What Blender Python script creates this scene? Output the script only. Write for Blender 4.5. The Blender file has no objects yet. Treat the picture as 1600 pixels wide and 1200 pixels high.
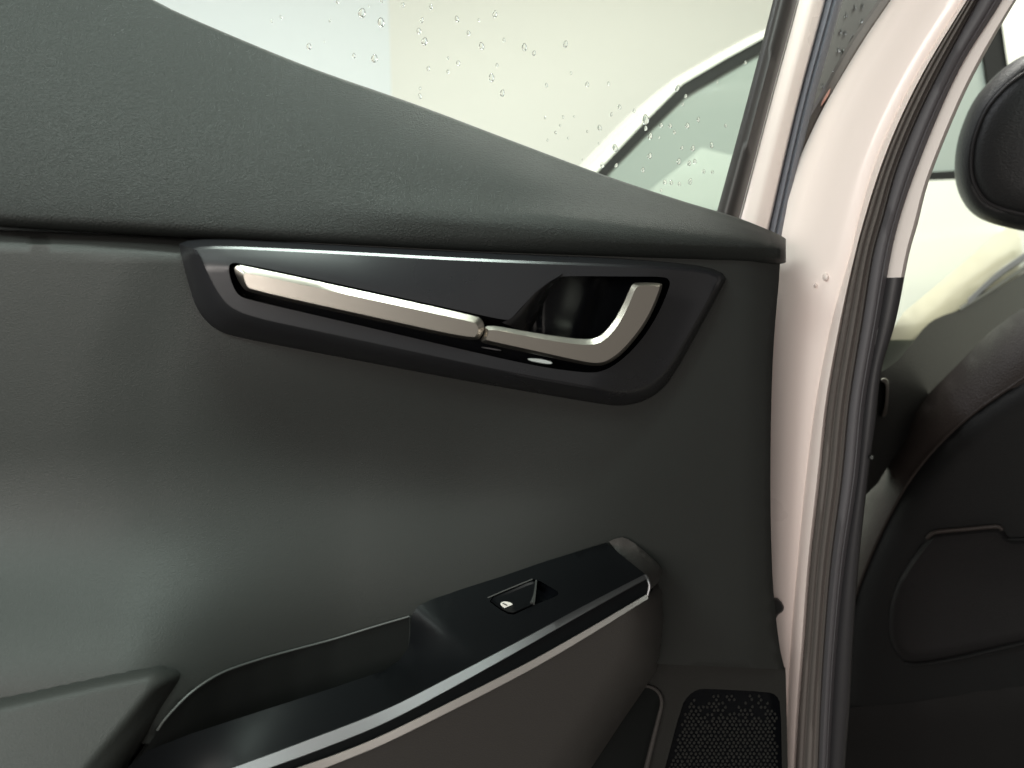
import bpy, bmesh, math, random
from mathutils import Vector, Matrix
from mathutils.geometry import delaunay_2d_cdt
random.seed(7)
R = math.radians
scn = bpy.context.scene
COL = scn.collection

# ------------------------------------------------------------------ camera
CAM = Vector((0, 0, 1.15)); PITCH = R(-12); FPX = 1200.0
cd = bpy.data.cameras.new('camera'); cam = bpy.data.objects.new('camera', cd); COL.objects.link(cam)
cam.location = CAM; cam.rotation_euler = (R(90) + PITCH, 0, 0)
cd.sensor_width = 36; cd.lens = 27; cd.clip_start = .02; cd.clip_end = 100
scn.camera = cam
cd.dof.use_dof = True; cd.dof.focus_distance = .53; cd.dof.aperture_fstop = 7.0

# ------------------------------------------------------------------ world, lamps, exposure
w = bpy.data.worlds.new('World'); scn.world = w; w.use_nodes = True
bg = w.node_tree.nodes['Background']; bg.inputs[0].default_value = (1.0, .93, .86, 1); bg.inputs[1].default_value = .24

def area(name, loc, target, sx, sy, power, col):
    l = bpy.data.lights.new(name, 'AREA'); l.shape = 'RECTANGLE'; l.size = sx; l.size_y = sy; l.energy = power; l.color = col
    o = bpy.data.objects.new(name, l); COL.objects.link(o); o.location = loc
    o.rotation_euler = (Vector(target) - Vector(loc)).to_track_quat('-Z', 'Y').to_euler()
    return o
area('ceiling_tube_key', (.24, -.06, 2.6), (.0, .5, 1.0), .7, .20, 44, (.84, 1.0, .91))
area('ceiling_tube_back', (.5, 2.1, 2.8), (.5, 2.1, 0), 1.8, .3, 49, (1.0, .99, .92))
area('ceiling_tube_left', (-1.6, 2.0, 2.8), (-1.6, 2.0, 0), 1.4, .3, 28, (.90, .93, 1.0))
area('parked_car_fill', (1.7, .95, 2.8), (1.7, .95, 0), 1.6, .3, 52, (.99, 1.0, .83))  # added fill, brightens the parked car's side past the pillar
area('high_fill', (-.8, -.9, 2.3), (0, .6, 1.0), 1.4, .4, 42, (.88, 1.0, .94))  # added fill from above for the pillar and the panel's lower sheen
area('pillar_fill', (-.55, -1.05, 1.42), (.25, .6, 1.0), 1.0, .5, 23, (1.0, .92, .86))  # added warm fill behind the camera, lifts the lower pillar
scn.view_settings.view_transform = 'Standard'; scn.view_settings.look = 'None'
scn.view_settings.exposure = 0.06; scn.view_settings.gamma = 1
scn.render.engine = 'CYCLES'; scn.cycles.max_bounces = 7; scn.cycles.transmission_bounces = 5; scn.cycles.caustics_refractive = False; scn.cycles.caustics_reflective = False

# ------------------------------------------------------------------ pixel -> place
cp, sp_ = math.cos(PITCH), math.sin(PITCH)
def ray(x, y):
    a = (x - 800) / FPX; b = (600 - y) / FPX
    return Vector((a, cp - b * sp_, sp_ + b * cp))
PSI = R(12)
DN = Vector((math.sin(PSI), -math.cos(PSI), 0))          # door normal, towards the cabin side
DT = Vector((math.cos(PSI), math.sin(PSI), 0))
D0 = CAM + ray(800, 600) * .50
FWD = Vector((math.sin(R(40)), math.cos(R(40)), 0))      # the car's forward direction
J0 = CAM + ray(1225, 600) * .62                          # jamb
def hit(x, y, p0, n):
    d = ray(x, y); return CAM + d * ((p0 - CAM).dot(n) / d.dot(n))
def PD(x, y, h): return hit(x, y, D0 + DN * h, DN)       # door plane raised by h
def PJ(x, y, h): return hit(x, y, J0 - FWD * h, -FWD)    # jamb plane raised towards the rear by h
K0 = PJ(1235, 600, 0); KN = Vector((FWD.y, -FWD.x, 0))
def PK(x, y, h): return hit(x, y, K0 + KN * h, KN)       # inner side of the closed front door
def PW(x, y, Y): return hit(x, y, Vector((0, Y, 0)), Vector((0, -1, 0)))

# ------------------------------------------------------------------ mesh helpers
def chaikin(pts, it=2, closed=True):
    pts = [tuple(map(float, p)) for p in pts]
    for _ in range(it):
        out = []; n = len(pts)
        rng = range(n) if closed else range(n - 1)
        if not closed: out.append(pts[0])
        for i in rng:
            a, b = pts[i], pts[(i + 1) % n]
            out.append(tuple(a[k] * .75 + b[k] * .25 for k in range(len(a))))
            out.append(tuple(a[k] * .25 + b[k] * .75 for k in range(len(a))))
        if not closed: out.append(pts[-1])
        pts = out
    return pts
def dense(pts, step, closed=True):
    out = []; n = len(pts)
    for i in range(n if closed else n - 1):
        a, b = pts[i], pts[(i + 1) % n]
        L = math.hypot(a[0] - b[0], a[1] - b[1]); m = max(1, int(L / step))
        for k in range(m):
            t = k / m; out.append(tuple(a[j] + (b[j] - a[j]) * t for j in range(len(a))))
    if not closed: out.append(tuple(pts[-1]))
    return out
def cr(pts, n):
    """Catmull-Rom through pts, n samples even by chord length"""
    pts = [tuple(map(float, p)) for p in pts]
    P = [tuple(2 * a - b for a, b in zip(pts[0], pts[1]))] + pts + [tuple(2 * a - b for a, b in zip(pts[-1], pts[-2]))]
    fine = []
    for i in range(1, len(P) - 2):
        for k in range(24):
            t = k / 24
            fine.append(tuple(.5 * (2 * P[i][j] + (P[i+1][j] - P[i-1][j]) * t + (2*P[i-1][j] - 5*P[i][j] + 4*P[i+1][j] - P[i+2][j]) * t*t
                        + (3*P[i][j] - P[i-1][j] - 3*P[i+1][j] + P[i+2][j]) * t**3) for j in range(len(pts[0]))))
    fine.append(pts[-1])
    L = [0]
    for a, b in zip(fine, fine[1:]): L.append(L[-1] + math.dist(a[:2], b[:2]))
    out = []; k = 0
    for i in range(n):
        s = L[-1] * i / (n - 1)
        while k < len(L) - 2 and L[k + 1] < s: k += 1
        t = (s - L[k]) / max(1e-9, L[k + 1] - L[k])
        out.append(tuple(a + (b - a) * t for a, b in zip(fine[k], fine[k + 1])))
    return out
def interp(tab, v):
    if v <= tab[0][0]: return tab[0][1]
    for a, b in zip(tab, tab[1:]):
        if v <= b[0]: return a[1] + (b[1] - a[1]) * (v - a[0]) / (b[0] - a[0])
    return tab[-1][1]
def sm(a, b, v):
    t = min(1, max(0, (v - a) / (b - a))); return t * t * (3 - 2 * t)
def inside(x, y, poly):
    c = False; n = len(poly); j = n - 1
    for i in range(n):
        xi, yi = poly[i][0], poly[i][1]; xj, yj = poly[j][0], poly[j][1]
        if (yi > y) != (yj > y) and x < (xj - xi) * (y - yi) / (yj - yi) + xi: c = not c
        j = i
    return c
def segd(x, y, a, b):
    dx, dy = b[0] - a[0], b[1] - a[1]; L = dx * dx + dy * dy
    t = 0 if L == 0 else max(0, min(1, ((x - a[0]) * dx + (y - a[1]) * dy) / L))
    return math.hypot(x - a[0] - t * dx, y - a[1] - t * dy)
def pdist(x, y, line, closed=False):
    n = len(line); return min(segd(x, y, line[i], line[(i + 1) % n]) for i in range(n if closed else n - 1))

def finish(name, verts, faces, mat, parent=None, smooth=True, angle=38, away=None):
    me = bpy.data.meshes.new(name); me.from_pydata([tuple(v) for v in verts], [], faces); me.validate()
    bm = bmesh.new(); bm.from_mesh(me); bmesh.ops.remove_doubles(bm, verts=bm.verts, dist=1e-6)
    bmesh.ops.recalc_face_normals(bm, faces=bm.faces)
    big = max(bm.faces, key=lambda f: f.calc_area()) if bm.faces else None
    bm.normal_update()
    s = sum((f.calc_area() * f.normal.dot(CAM - f.calc_center_median()) for f in bm.faces), 0)
    if s < 0 and away is None: bmesh.ops.reverse_faces(bm, faces=bm.faces)
    bm.to_mesh(me); bm.free()
    if smooth:
        me.polygons.foreach_set('use_smooth', [True] * len(me.polygons)); me.set_sharp_from_angle(angle=R(angle))
    me.materials.append(mat)
    o = bpy.data.objects.new(name, me); COL.objects.link(o)
    if parent is not None: o.parent = parent; o.matrix_parent_inverse = parent.matrix_world.inverted()
    return o
def thing(name, label, cat, loc, group=None):
    o = bpy.data.objects.new(name, None); COL.objects.link(o); o.location = loc; o.empty_display_size = .05
    o.matrix_world = Matrix.Translation(loc)
    tag(o, label, cat, group); return o
def tag(o, label, cat, group=None):
    o['label'] = label; o['category'] = cat
    if group: o['group'] = group
    return o
def struct(o): o['kind'] = 'structure'; return o

def patch(name, outline, hf, mat, parent, step=14, holes=(), skirt=0, P=PD, hole_skirt=0, angle=38, back=False):
    """height field over a traced outline: exact border, inner grid, walls going back"""
    ol = dense(outline, step); hl = [dense(h, step) for h in holes]
    vs = [Vector(p[:2]) for p in ol]; ed = [(i, (i + 1) % len(ol)) for i in range(len(ol))]
    for h in hl:
        b = len(vs); vs += [Vector(p[:2]) for p in h]; ed += [(b + i, b + (i + 1) % len(h)) for i in range(len(h))]
    x0 = min(p[0] for p in ol); x1 = max(p[0] for p in ol); y0 = min(p[1] for p in ol); y1 = max(p[1] for p in ol)
    ny = int((y1 - y0) / step) + 1; nx = int((x1 - x0) / step) + 1
    for j in range(ny):
        for i in range(nx):
            x = x0 + (i + .5 * (j % 2)) * step; y = y0 + (j + .5) * step
            if inside(x, y, ol) and not any(inside(x, y, h) for h in hl) and pdist(x, y, ol, True) > step * .45 and all(pdist(x, y, h, True) > step * .45 for h in hl):
                vs.append(Vector((x, y)))
    r = delaunay_2d_cdt(vs, ed, [], 0, 1e-4)
    cv = r[0]; fs = []
    for f in r[2]:
        cx = sum(cv[i].x for i in f) / len(f); cy = sum(cv[i].y for i in f) / len(f)
        if inside(cx, cy, ol) and not any(inside(cx, cy, h) for h in hl): fs.append(list(f))
    V = [P(v.x, v.y, hf(v.x, v.y)) for v in cv]
    def wall(loop, d):
        b = len(V); n = len(loop)
        for p in loop: V.append(P(p[0], p[1], hf(p[0], p[1])))
        for p in loop: V.append(P(p[0], p[1], hf(p[0], p[1]) - d))
        for i in range(n):
            k = (i + 1) % n; fs.append([b + i, b + k, b + n + k, b + n + i])
        if back and loop is ol: fs.append([b + n + i for i in range(n)])
    if skirt: wall(ol, skirt)
    if hole_skirt:
        for h in hl: wall(h, hole_skirt)
    return finish(name, V, fs, mat, parent, angle=angle)
def rings(name, rl, mat, parent, P=PD, it=2, cap=True, angle=38, backcap=False):
    """closed rings [(outline, h)...], matching point counts, lofted and capped"""
    V = []; fs = []; n = None
    for ol, h in rl:
        pts = chaikin(ol, it) if it else ol
        n = len(pts)
        for p in pts: V.append(P(p[0], p[1], p[2] + h if len(p) > 2 else h))
    for k in range(len(rl) - 1):
        for i in range(n):
            j = (i + 1) % n; fs.append([k * n + i, k * n + j, (k + 1) * n + j, (k + 1) * n + i])
    if cap: fs.append([(len(rl) - 1) * n + i for i in range(n)])
    if backcap: fs.append([i for i in range(n)])
    return finish(name, V, fs, mat, parent, angle=angle)
def inset(ol, d):
    n = len(ol); A = sum(ol[i][0] * ol[(i + 1) % n][1] - ol[(i + 1) % n][0] * ol[i][1] for i in range(n))
    s = 1 if A > 0 else -1; out = []
    for i in range(n):
        a, b, c = ol[i - 1], ol[i], ol[(i + 1) % n]
        def nr(p, q):
            dx, dy = q[0] - p[0], q[1] - p[1]; L = math.hypot(dx, dy) or 1; return (-dy / L * s, dx / L * s)
        n1, n2 = nr(a, b), nr(b, c); mx, my = n1[0] + n2[0], n1[1] + n2[1]; L = math.hypot(mx, my) or 1
        k = 1 / max(.5, (mx * n1[0] + my * n1[1]) / L)
        out.append((b[0] + mx / L * d * k, b[1] + my / L * d * k))
    return out
def loft(name, rows, mat, parent, P=PD, angle=38, closed=False):
    """rows: list of polylines of (x, y, h), equal length"""
    V = []; fs = []; n = len(rows[0])
    for r in rows:
        for p in r: V.append(P(*p))
    for k in range(len(rows) - 1 + (1 if closed else 0)):
        k2 = (k + 1) % len(rows)
        for i in range(n - 1): fs.append([k * n + i, k * n + i + 1, k2 * n + i + 1, k2 * n + i])
    return finish(name, V, fs, mat, parent, angle=angle)
def tube(name, pts, r, mat, parent, P=PD, seg=8, n=40):
    c = [P(*p) for p in cr(pts, n)]; V = []; fs = []
    for i, p in enumerate(c):
        t = (c[min(i + 1, n - 1)] - c[max(i - 1, 0)]).normalized()
        a = t.cross(Vector((0, -1, .2))).normalized(); b = t.cross(a)
        rr = r if not callable(r) else r(i / (n - 1))
        for k in range(seg):
            q = 2 * math.pi * k / seg; V.append(p + (a * math.cos(q) + b * math.sin(q)) * rr)
    for i in range(n - 1):
        for k in range(seg):
            m = (k + 1) % seg; fs.append([i * seg + k, i * seg + m, (i + 1) * seg + m, (i + 1) * seg + k])
    fs.append(list(range(seg))); fs.append([(n - 1) * seg + k for k in range(seg)])
    return finish(name, V, fs, mat, parent)
def strips(curves, n):
    """curves of (x,y) sampled to common count"""
    return [cr(c, n) for c in curves]

# ------------------------------------------------------------------ materials
def mat(name, col, rough=.5, metal=0, grain=None, spec=.5, coat=0, var=0, croug=.1, dust=0):
    m = bpy.data.materials.new(name); m.use_nodes = True; nt = m.node_tree; b = nt.nodes['Principled BSDF']
    b.inputs['Base Color'].default_value = (*col, 1); b.inputs['Roughness'].default_value = rough; b.inputs['Metallic'].default_value = metal
    b.inputs['Specular IOR Level'].default_value = spec
    if coat: b.inputs['Coat Weight'].default_value = coat; b.inputs['Coat Roughness'].default_value = croug
    tc = nt.nodes.new('ShaderNodeTexCoord')
    if var:
        nz = nt.nodes.new('ShaderNodeTexNoise'); nz.inputs['Scale'].default_value = 9; nz.inputs['Detail'].default_value = 6
        nt.links.new(tc.outputs['Object'], nz.inputs['Vector'])
        mr = nt.nodes.new('ShaderNodeMapRange'); mr.inputs[1].default_value = .3; mr.inputs[2].default_value = .7
        mr.inputs[3].default_value = max(.02, rough - var); mr.inputs[4].default_value = rough + var
        nt.links.new(nz.outputs[0], mr.inputs[0]); nt.links.new(mr.outputs[0], b.inputs['Roughness'])
    if dust:                                              # sparse specks of dust
        dv = nt.nodes.new('ShaderNodeTexVoronoi'); dv.inputs['Scale'].default_value = 95
        nt.links.new(tc.outputs['Object'], dv.inputs['Vector'])
        lt = nt.nodes.new('ShaderNodeMath'); lt.operation = 'LESS_THAN'; lt.inputs[1].default_value = .055
        nt.links.new(dv.outputs['Distance'], lt.inputs[0])
        mc = nt.nodes.new('ShaderNodeMix'); mc.data_type = 'RGBA'; mc.inputs[6].default_value = (*col, 1); mc.inputs[7].default_value = (dust, dust, dust * .95, 1)
        nt.links.new(lt.outputs[0], mc.inputs[0]); nt.links.new(mc.outputs[2], b.inputs['Base Color'])
    if grain:
        kind, scale, stren, dist = grain
        if kind == 'leather':
            v = nt.nodes.new('ShaderNodeTexVoronoi'); v.feature = 'F1'; v.inputs['Scale'].default_value = scale
            nz = nt.nodes.new('ShaderNodeTexNoise'); nz.inputs['Scale'].default_value = scale * .45; nz.inputs['Detail'].default_value = 3
            mp = nt.nodes.new('ShaderNodeMapping'); mp.inputs['Scale'].default_value = (1, 1, 1.55)
            nt.links.new(tc.outputs['Object'], mp.inputs[0])
            mx = nt.nodes.new('ShaderNodeVectorMath'); mx.operation = 'MULTIPLY_ADD'; mx.inputs[1].default_value = (.004,) * 3
            nt.links.new(mp.outputs[0], nz.inputs['Vector']); nt.links.new(nz.outputs['Color'], mx.inputs[0]); nt.links.new(mp.outputs[0], mx.inputs[2])
            nt.links.new(mx.outputs[0], v.inputs['Vector']); src = v.outputs['Distance']
        else:
            nz = nt.nodes.new('ShaderNodeTexNoise'); nz.inputs['Scale'].default_value = scale; nz.inputs['Detail'].default_value = 4
            nt.links.new(tc.outputs['Object'], nz.inputs['Vector']); src = nz.outputs[0]
        bp = nt.nodes.new('ShaderNodeBump'); bp.inputs['Strength'].default_value = stren; bp.inputs['Distance'].default_value = dist
        nt.links.new(src, bp.inputs['Height']); nt.links.new(bp.outputs[0], b.inputs['Normal'])
    return m
def clear(name, tint, gloss=1.0, rough=.0, ior=1.45, veil=0):
    m = bpy.data.materials.new(name); m.use_nodes = True; nt = m.node_tree; nt.nodes.remove(nt.nodes['Principled BSDF'])
    out = nt.nodes['Material Output']; t = nt.nodes.new('ShaderNodeBsdfTransparent'); t.inputs[0].default_value = (*tint, 1)
    g = nt.nodes.new('ShaderNodeBsdfGlossy'); g.inputs['Roughness'].default_value = rough
    f = nt.nodes.new('ShaderNodeFresnel'); f.inputs[0].default_value = ior
    mu = nt.nodes.new('ShaderNodeMath'); mu.operation = 'MULTIPLY'; mu.inputs[1].default_value = gloss
    mx = nt.nodes.new('ShaderNodeMixShader'); nt.links.new(f.outputs[0], mu.inputs[0]); nt.links.new(mu.outputs[0], mx.inputs[0])
    nt.links.new(t.outputs[0], mx.inputs[1]); nt.links.new(g.outputs[0], mx.inputs[2]); nt.links.new(mx.outputs[0], out.inputs[0])
    if veil:                                              # pale diffuse mix standing in for a veil of reflection on the glass
        df = nt.nodes.new('ShaderNodeBsdfDiffuse'); df.inputs[0].default_value = (.62, .68, .64, 1)
        m2 = nt.nodes.new('ShaderNodeMixShader'); m2.inputs[0].default_value = veil
        nt.links.new(mx.outputs[0], m2.inputs[1]); nt.links.new(df.outputs[0], m2.inputs[2]); nt.links.new(m2.outputs[0], out.inputs[0])
    return m
M = {}
M['vinyl'] = mat('grained soft vinyl', (.0145, .0165, .0153), .50, grain=('leather', 1050, .60, .0006), spec=.26, var=.05)
M['panel'] = mat('smooth soft vinyl', (.0230, .0244, .0230), .45, grain=('leather', 1100, .26, .0004), spec=.20, var=.05)
M['bezel'] = mat('dark satin paint', (.0115, .0115, .0132), .29, grain=('noise', 2600, .05, .0003), spec=.55, var=.03)
M['cup'] = mat('black plastic', (.003, .0035, .0045), .25, spec=.18)
M['metal'] = mat('satin nickel', (.44, .41, .365), .34, 1, grain=('noise', 2600, .06, .0003))
M['chrome'] = mat('bright satin trim', (.30, .29, .275), .42, 1)
M['silver'] = mat('silver paint', (.16, .16, .165), .42, .9)
M['gloss'] = mat('black switch plastic', (.0035, .004, .0046), .42, spec=.12, var=.08, grain=('noise', 2200, .08, .0003))
M['plastic'] = mat('dark grained plastic', (.020, .020, .0185), .52, grain=('leather', 900, .30, .0005), spec=.2)
M['plastic2'] = mat('warm grey plastic', (.042, .039, .0365), .45, grain=('leather', 900, .25, .0005), spec=.25)
M['pocket'] = mat('grey pocket liner', (.011, .0125, .012), .50, grain=('noise', 1800, .1, .0004), spec=.2)
M['rim'] = mat('grey plastic edge', (.045, .048, .046), .45)
M['rubber'] = mat('black rubber', (.115, .102, .095), .52, spec=.28, grain=('noise', 700, .12, .0005))
M['rubber2'] = mat('grey blue rubber', (.14, .145, .168), .5, spec=.35, grain=('noise', 500, .08, .0005))
M['paint'] = mat('pearl white paint', (.80, .705, .665), .30, coat=.35, croug=.12, var=.04)
M['trimpale'] = mat('pale pillar trim', (.62, .56, .53), .5, grain=('noise', 1500, .15, .0004))
M['trimdark'] = mat('dark pillar trim', (.022, .021, .023), .48, grain=('noise', 1500, .2, .0004))
M['seat'] = mat('seat leather', (.026, .021, .019), .48, grain=('leather', 420, .4, .0008), spec=.25)
M['seatback'] = mat('seat back board', (.0065, .0068, .007), .6, grain=('leather', 800, .3, .0006), spec=.15)
M['headrest'] = mat('headrest leather', (.018, .019, .020), .42, grain=('leather', 420, .4, .0008), spec=.25)
M['wall'] = mat('cream wall paint', (.82, .81, .755), .8, grain=('noise', 30, .15, .003))
M['wallcool'] = mat('white wall paint', (.80, .84, .86), .8, grain=('noise', 30, .15, .003))
M['wallgrey'] = mat('grey upper wall', (.16, .17, .16), .8, grain=('noise', 20, .2, .004))
M['floor'] = mat('garage concrete', (.14, .135, .13), .55, grain=('noise', 60, .3, .003), var=.1)
M['carwhite'] = mat('white car paint', (.80, .79, .73), .2, coat=.6)
M['carblack'] = mat('black window surround', (.02, .02, .02), .3)
M['cabin'] = mat('pale grey cabin lining', (.55, .58, .57), .8)
M['band'] = mat('cream sill paint', (.78, .74, .58), .35, coat=.4)
M['icon'] = mat('white switch print', (.80, .80, .74), .5)
M['tab'] = mat('pale gloss glint', (.62, .72, .70), .25)
M['tyre'] = mat('tyre rubber', (.02, .02, .02), .7)
M['glass'] = clear('window glass', (.97, .985, .965), .12)
M['carglass'] = clear('car side glass', (.80, .88, .83), 1.0, ior=1.5, veil=.50)
wm = mat('water', (1, 1, 1), .0); b = wm.node_tree.nodes['Principled BSDF']; b.inputs['Transmission Weight'].default_value = 1; b.inputs['IOR'].default_value = 1.33
M['water'] = wm

# ------------------------------------------------------------------ setting
def quad(name, pts, m): return struct(finish(name, pts, [list(range(len(pts)))], m, smooth=False))
quad('floor', [(-6, -3, 0), (8, -3, 0), (8, 9, 0), (-6, 9, 0)], M['floor'])
cx = PW(610, 100, 4.2).x
quad('wall_back', [(cx, 4.2, 0), (8, 4.2, 0), (8, 4.2, 2.9), (cx, 4.2, 2.9)], M['wall'])
quad('wall_left', [(cx, 4.2, 0), (cx - 4.5, 2.6, 0), (cx - 4.5, 2.6, 2.9), (cx, 4.2, 2.9)], M['wallcool'])

# ------------------------------------------------------------------ the open rear door
base = PD(500, 1150, -.06); base.z = .30
door = thing('rear_door', 'open car door with dark grey trim, satin pull handle and armrest', 'car door', base)
SILL = [(-260, -256), (0, -122), (120, -61), (240, 0), (300, 29), (476, 102), (652, 164), (800, 220), (934, 270), (1060, 312), (1152, 340), (1222, 368)]
LIP = [(-260, 343), (0, 355), (250, 369), (500, 384), (750, 397), (1000, 406), (1220, 413)]
def lerp_y(tab, x):
    return interp(tab, x)
# upper trim pad
def sill_y(x):
    c = SILL_F; return interp(c, x)
SILL_F = [(p[0], p[1]) for p in cr(SILL, 120)]
def upper_row(x, dh=0, sq=0):
    yt = interp(SILL_F, x) + sq; yb = interp(LIP, x) - sq * .6; H = yb - yt
    wb = .006; drop = .020 + .055 * min(1, H / 470)
    row = [(x, yt, wb - drop - .030 + dh), (x, yt, wb - drop - .010 + dh), (x, yt + .4, wb - drop - .004 + dh)]
    lp = min(24, H * .5)
    yc = 330 + (x - 600) * .075
    for k in range(30):
        t = k / 29; t = t ** 1.35
        y = yt + 2 + (H - lp - 2) * t
        h = wb - drop * (1 - t) ** 1.75
        if 420 < x < 1200:                      # the soft crease across the pad
            h += .0045 * sm(420, 700, x) * math.exp(-((y - yc) / 26) ** 2) * sm(0, .25, t)
        row.append((x, y, h + dh))
    y0 = yb - lp
    for a, d in ((.35, -.0006), (.62, -.0025), (.82, -.0060), (.94, -.0105), (1.0, -.016), (.97, -.024), (.9, -.034)):
        row.append((x, y0 + lp * a, wb + d + dh))
    return row
xs = [-260 + i * 12 for i in range(123)]; xs = [x for x in xs if x < 1212] + [1212]
rows = [upper_row(x) for x in xs] + [upper_row(1219, -.0015, 1), upper_row(1224, -.005, 2.5), upper_row(1227, -.010, 4.5), upper_row(1228, -.03, 6)]
loft('upper_trim', rows, M['vinyl'], door, angle=70)

# main trim panel
BO = [(277, 369), (500, 381), (750, 395), (1000, 404), (1142, 421), (1122, 460), (1101, 498), (1079, 538), (1058, 576), (1038, 606), (1008, 627), (970, 635), (936, 631), (801, 608), (700, 590), (500, 552), (375, 528), (338, 517), (309, 488), (294, 443), (284, 402)]
def panel_h(x, y):
    h = -.001
    lipy = interp(LIP, x)
    h += .0030 * (1 - sm(740, 900, y)) * (1 - sm(-60, 90, x - interp([(380, 262), (450, 228), (560, 178), (700, 160), (850, 190), (960, 240)], y)))
    if x < 330: h -= .020 * (1 - min(1, max(0, (y - lipy - 4) / 26))) ** 2.4
    L = 1 - sm(180, 560, x)
    h += .078 * L * sm(690, 1130, y) ** 1.35
    h += .012 * (1 - L) * sm(760, 980, y) * (1 - sm(800, 1100, x))
    h -= .012 * (1 - L) * math.exp(-((y - 720) / 140) ** 2) * (1 - sm(700, 1000, x))
    h -= .010 * sm(1150, 1222, x) ** 2
    return h
PANEL = dense([(-260, 345), (0, 359), (274, 371), (500, 380), (1000, 400), (1219, 408)], 30, False)[:-1] + \
    cr([(1219, 408), (1217, 440), (1210, 520), (1206, 600), (1204, 700), (1204, 800), (1207, 900), (1212, 960), (1218, 1010), (1226, 1046)], 22) + [(1000, 1036), (960, 1000), (700, 975), (644, 970), (585, 986), (520, 1006), (460, 1022), (400, 1039), (345, 1060), (300, 1089), (262, 1127), (240, 1162), (-260, 1168)]
patch('panel_backing', [(-260, 300), (400, 320), (1000, 380), (1190, 395), (1185, 1030), (950, 1030), (240, 1160), (-260, 1160)], lambda x, y: -.075, M['pocket'], door, step=120, skirt=.01)
patch('door_panel', PANEL, panel_h, M['panel'], door, step=15, holes=[inset(BO, 14)], skirt=.03, angle=60)

# handle bezel
BR = [(298, 382), (500, 391), (750, 405), (1000, 414), (1134, 424), (1114, 461), (1093, 499), (1070, 538), (1049, 574), (1027, 598), (998, 613), (968, 615), (936, 610), (801, 586), (700, 565), (500, 522), (392, 499), (356, 483), (337, 459), (321, 428), (308, 400)]
SLOT = [(356, 418), (361, 411), (372, 410), (560, 450), (740, 490), (788, 500), (798, 499), (812, 483), (838, 455), (868, 433), (892, 431), (987, 432), (1038, 432), (1047, 438), (1046, 450), (1028, 492), (1004, 530), (972, 563), (942, 581), (915, 583), (835, 572), (700, 541), (560, 508), (390, 469), (372, 462), (362, 444)]
bz = bpy.data.objects.new('handle_bezel', None)
def corner_dense(pts, it=1, step=16): return dense(chaikin(pts, it), step)
bo = chaikin(BO, 2); br = chaikin(BR, 2)
n = len(bo); V = []; fs = []
def ridge_h(x, y):
    h = .0228
    if y < interp([(298, 394), (750, 417), (1134, 440)], x): h -= .0025 +   .0047 * math.exp(-((x - 560) / 210) ** 2)
    h -= .0125 * sm(1000, 1120, x + (y - 420) * .45)
    return h
bevel = [(bo, lambda x, y: -.008), (bo, lambda x, y: .001), (br, ridge_h), (inset(br, 4), lambda x, y: ridge_h(x, y) + .0010)]
for ol, h in bevel:
    for p in ol: V.append(PD(p[0], p[1], h(*p)))
for k in range(len(bevel) - 1):
    for i in range(n):
        j = (i + 1) % n; fs.append([k*n+i, k*n+j, (k+1)*n+j, (k+1)*n+i])
bezel = finish('handle_bezel', V, fs, M['bezel'], door, angle=30)
slot = chaikin(SLOT, 2)
bri = inset(br, 4); TOPL = [(298, 385), (500, 394), (750, 408), (1000, 417), (1134, 427)]
def face_h(x, y):
    yt = interp(TOPL, x); ys = interp([(356, 418), (560, 450), (750, 492), (850, 500), (1000, 470), (1134, 470)], x)
    f = min(1, max(0, (y - yt) / (ys - yt)))
    h = .0239 - (.0025 +   .0047 * math.exp(-((x - 560) / 210) ** 2)) * (1 - f) ** 1.3
    h -= .0125 * sm(1000, 1120, x + (y - 420) * .45)
    return h
patch('bezel_face', bri, face_h, M['bezel'], bezel, step=7, holes=[slot], hole_skirt=.04, angle=40)
def cup_h(x, y):
    h = -.010 - .016 * sm(830, 1010, x)
    ridge = 905 + (500 - y) * .36
    if 840 < x < 1000 and 430 < y < 545: h += .006 * (1 - sm(-4, 24, x - ridge)) * sm(835, 850, x)
    return h
patch('handle_cup', slot, cup_h, M['cup'], bezel, step=9, angle=60)
fa = cr([(784, 504), (800, 496), (814, 482), (840, 454), (878, 428)], 24); fb_ = cr([(826, 522), (842, 494), (852, 474), (864, 452), (886, 430)], 24)
loft('cup_fold', [[(a[0] + (b_[0] - a[0]) * t, a[1] + (b_[1] - a[1]) * t, .0232 - .034 * t ** 1.9) for a, b_ in zip(fa, fb_)] for t in (0, .12, .25, .4, .55, .7, .85, 1)], M['bezel'], bezel, angle=80)
PB0 = [(364, 421), (370, 414), (380, 414), (562, 453.5), (744, 493), (753, 498), (758, 510), (754, 524), (742, 535), (565.5, 496), (389, 457), (378, 449)]
PB1 = [(380, 431), (382, 427), (387, 426), (561.5, 464.25), (736, 502.5), (744, 506), (748, 514), (746, 522), (739, 530), (565, 491), (391, 452), (385, 445)]
PB1 = [(x, y, max(-.001, min(.001, (y - (441 + (x - 384) * .215)) * .00003))) for x, y in PB1]
rings('pull_bar', [(PB0, -.014), (PB0, .0225), (inset(PB0, .8), .0240), (PB1, .0275), ([(x * .999 + .56, y * .99 + 4.72, z) for x, y, z in PB1], .0277)], M['metal'], door, angle=28)
LH0 = [(757, 505), (835, 520), (913, 531), (936, 527), (956, 506), (970, 482), (980, 460), (987, 443), (998, 441), (1033, 442), (1036, 447), (1021, 486), (1004, 516), (977, 549), (955, 567), (933, 573), (902, 568), (830, 552), (757, 537), (750, 533), (757, 520)]
LH1 = [(764, 513), (835, 528), (912, 540), (941, 536), (963, 513), (978, 487), (988, 463), (994, 449), (1002, 446), (1029, 447), (1031, 450), (1017, 485), (1000, 514), (973, 546), (951, 563), (932, 568), (903, 563), (832, 547), (763, 532), (759, 530), (763, 521)]
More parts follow.
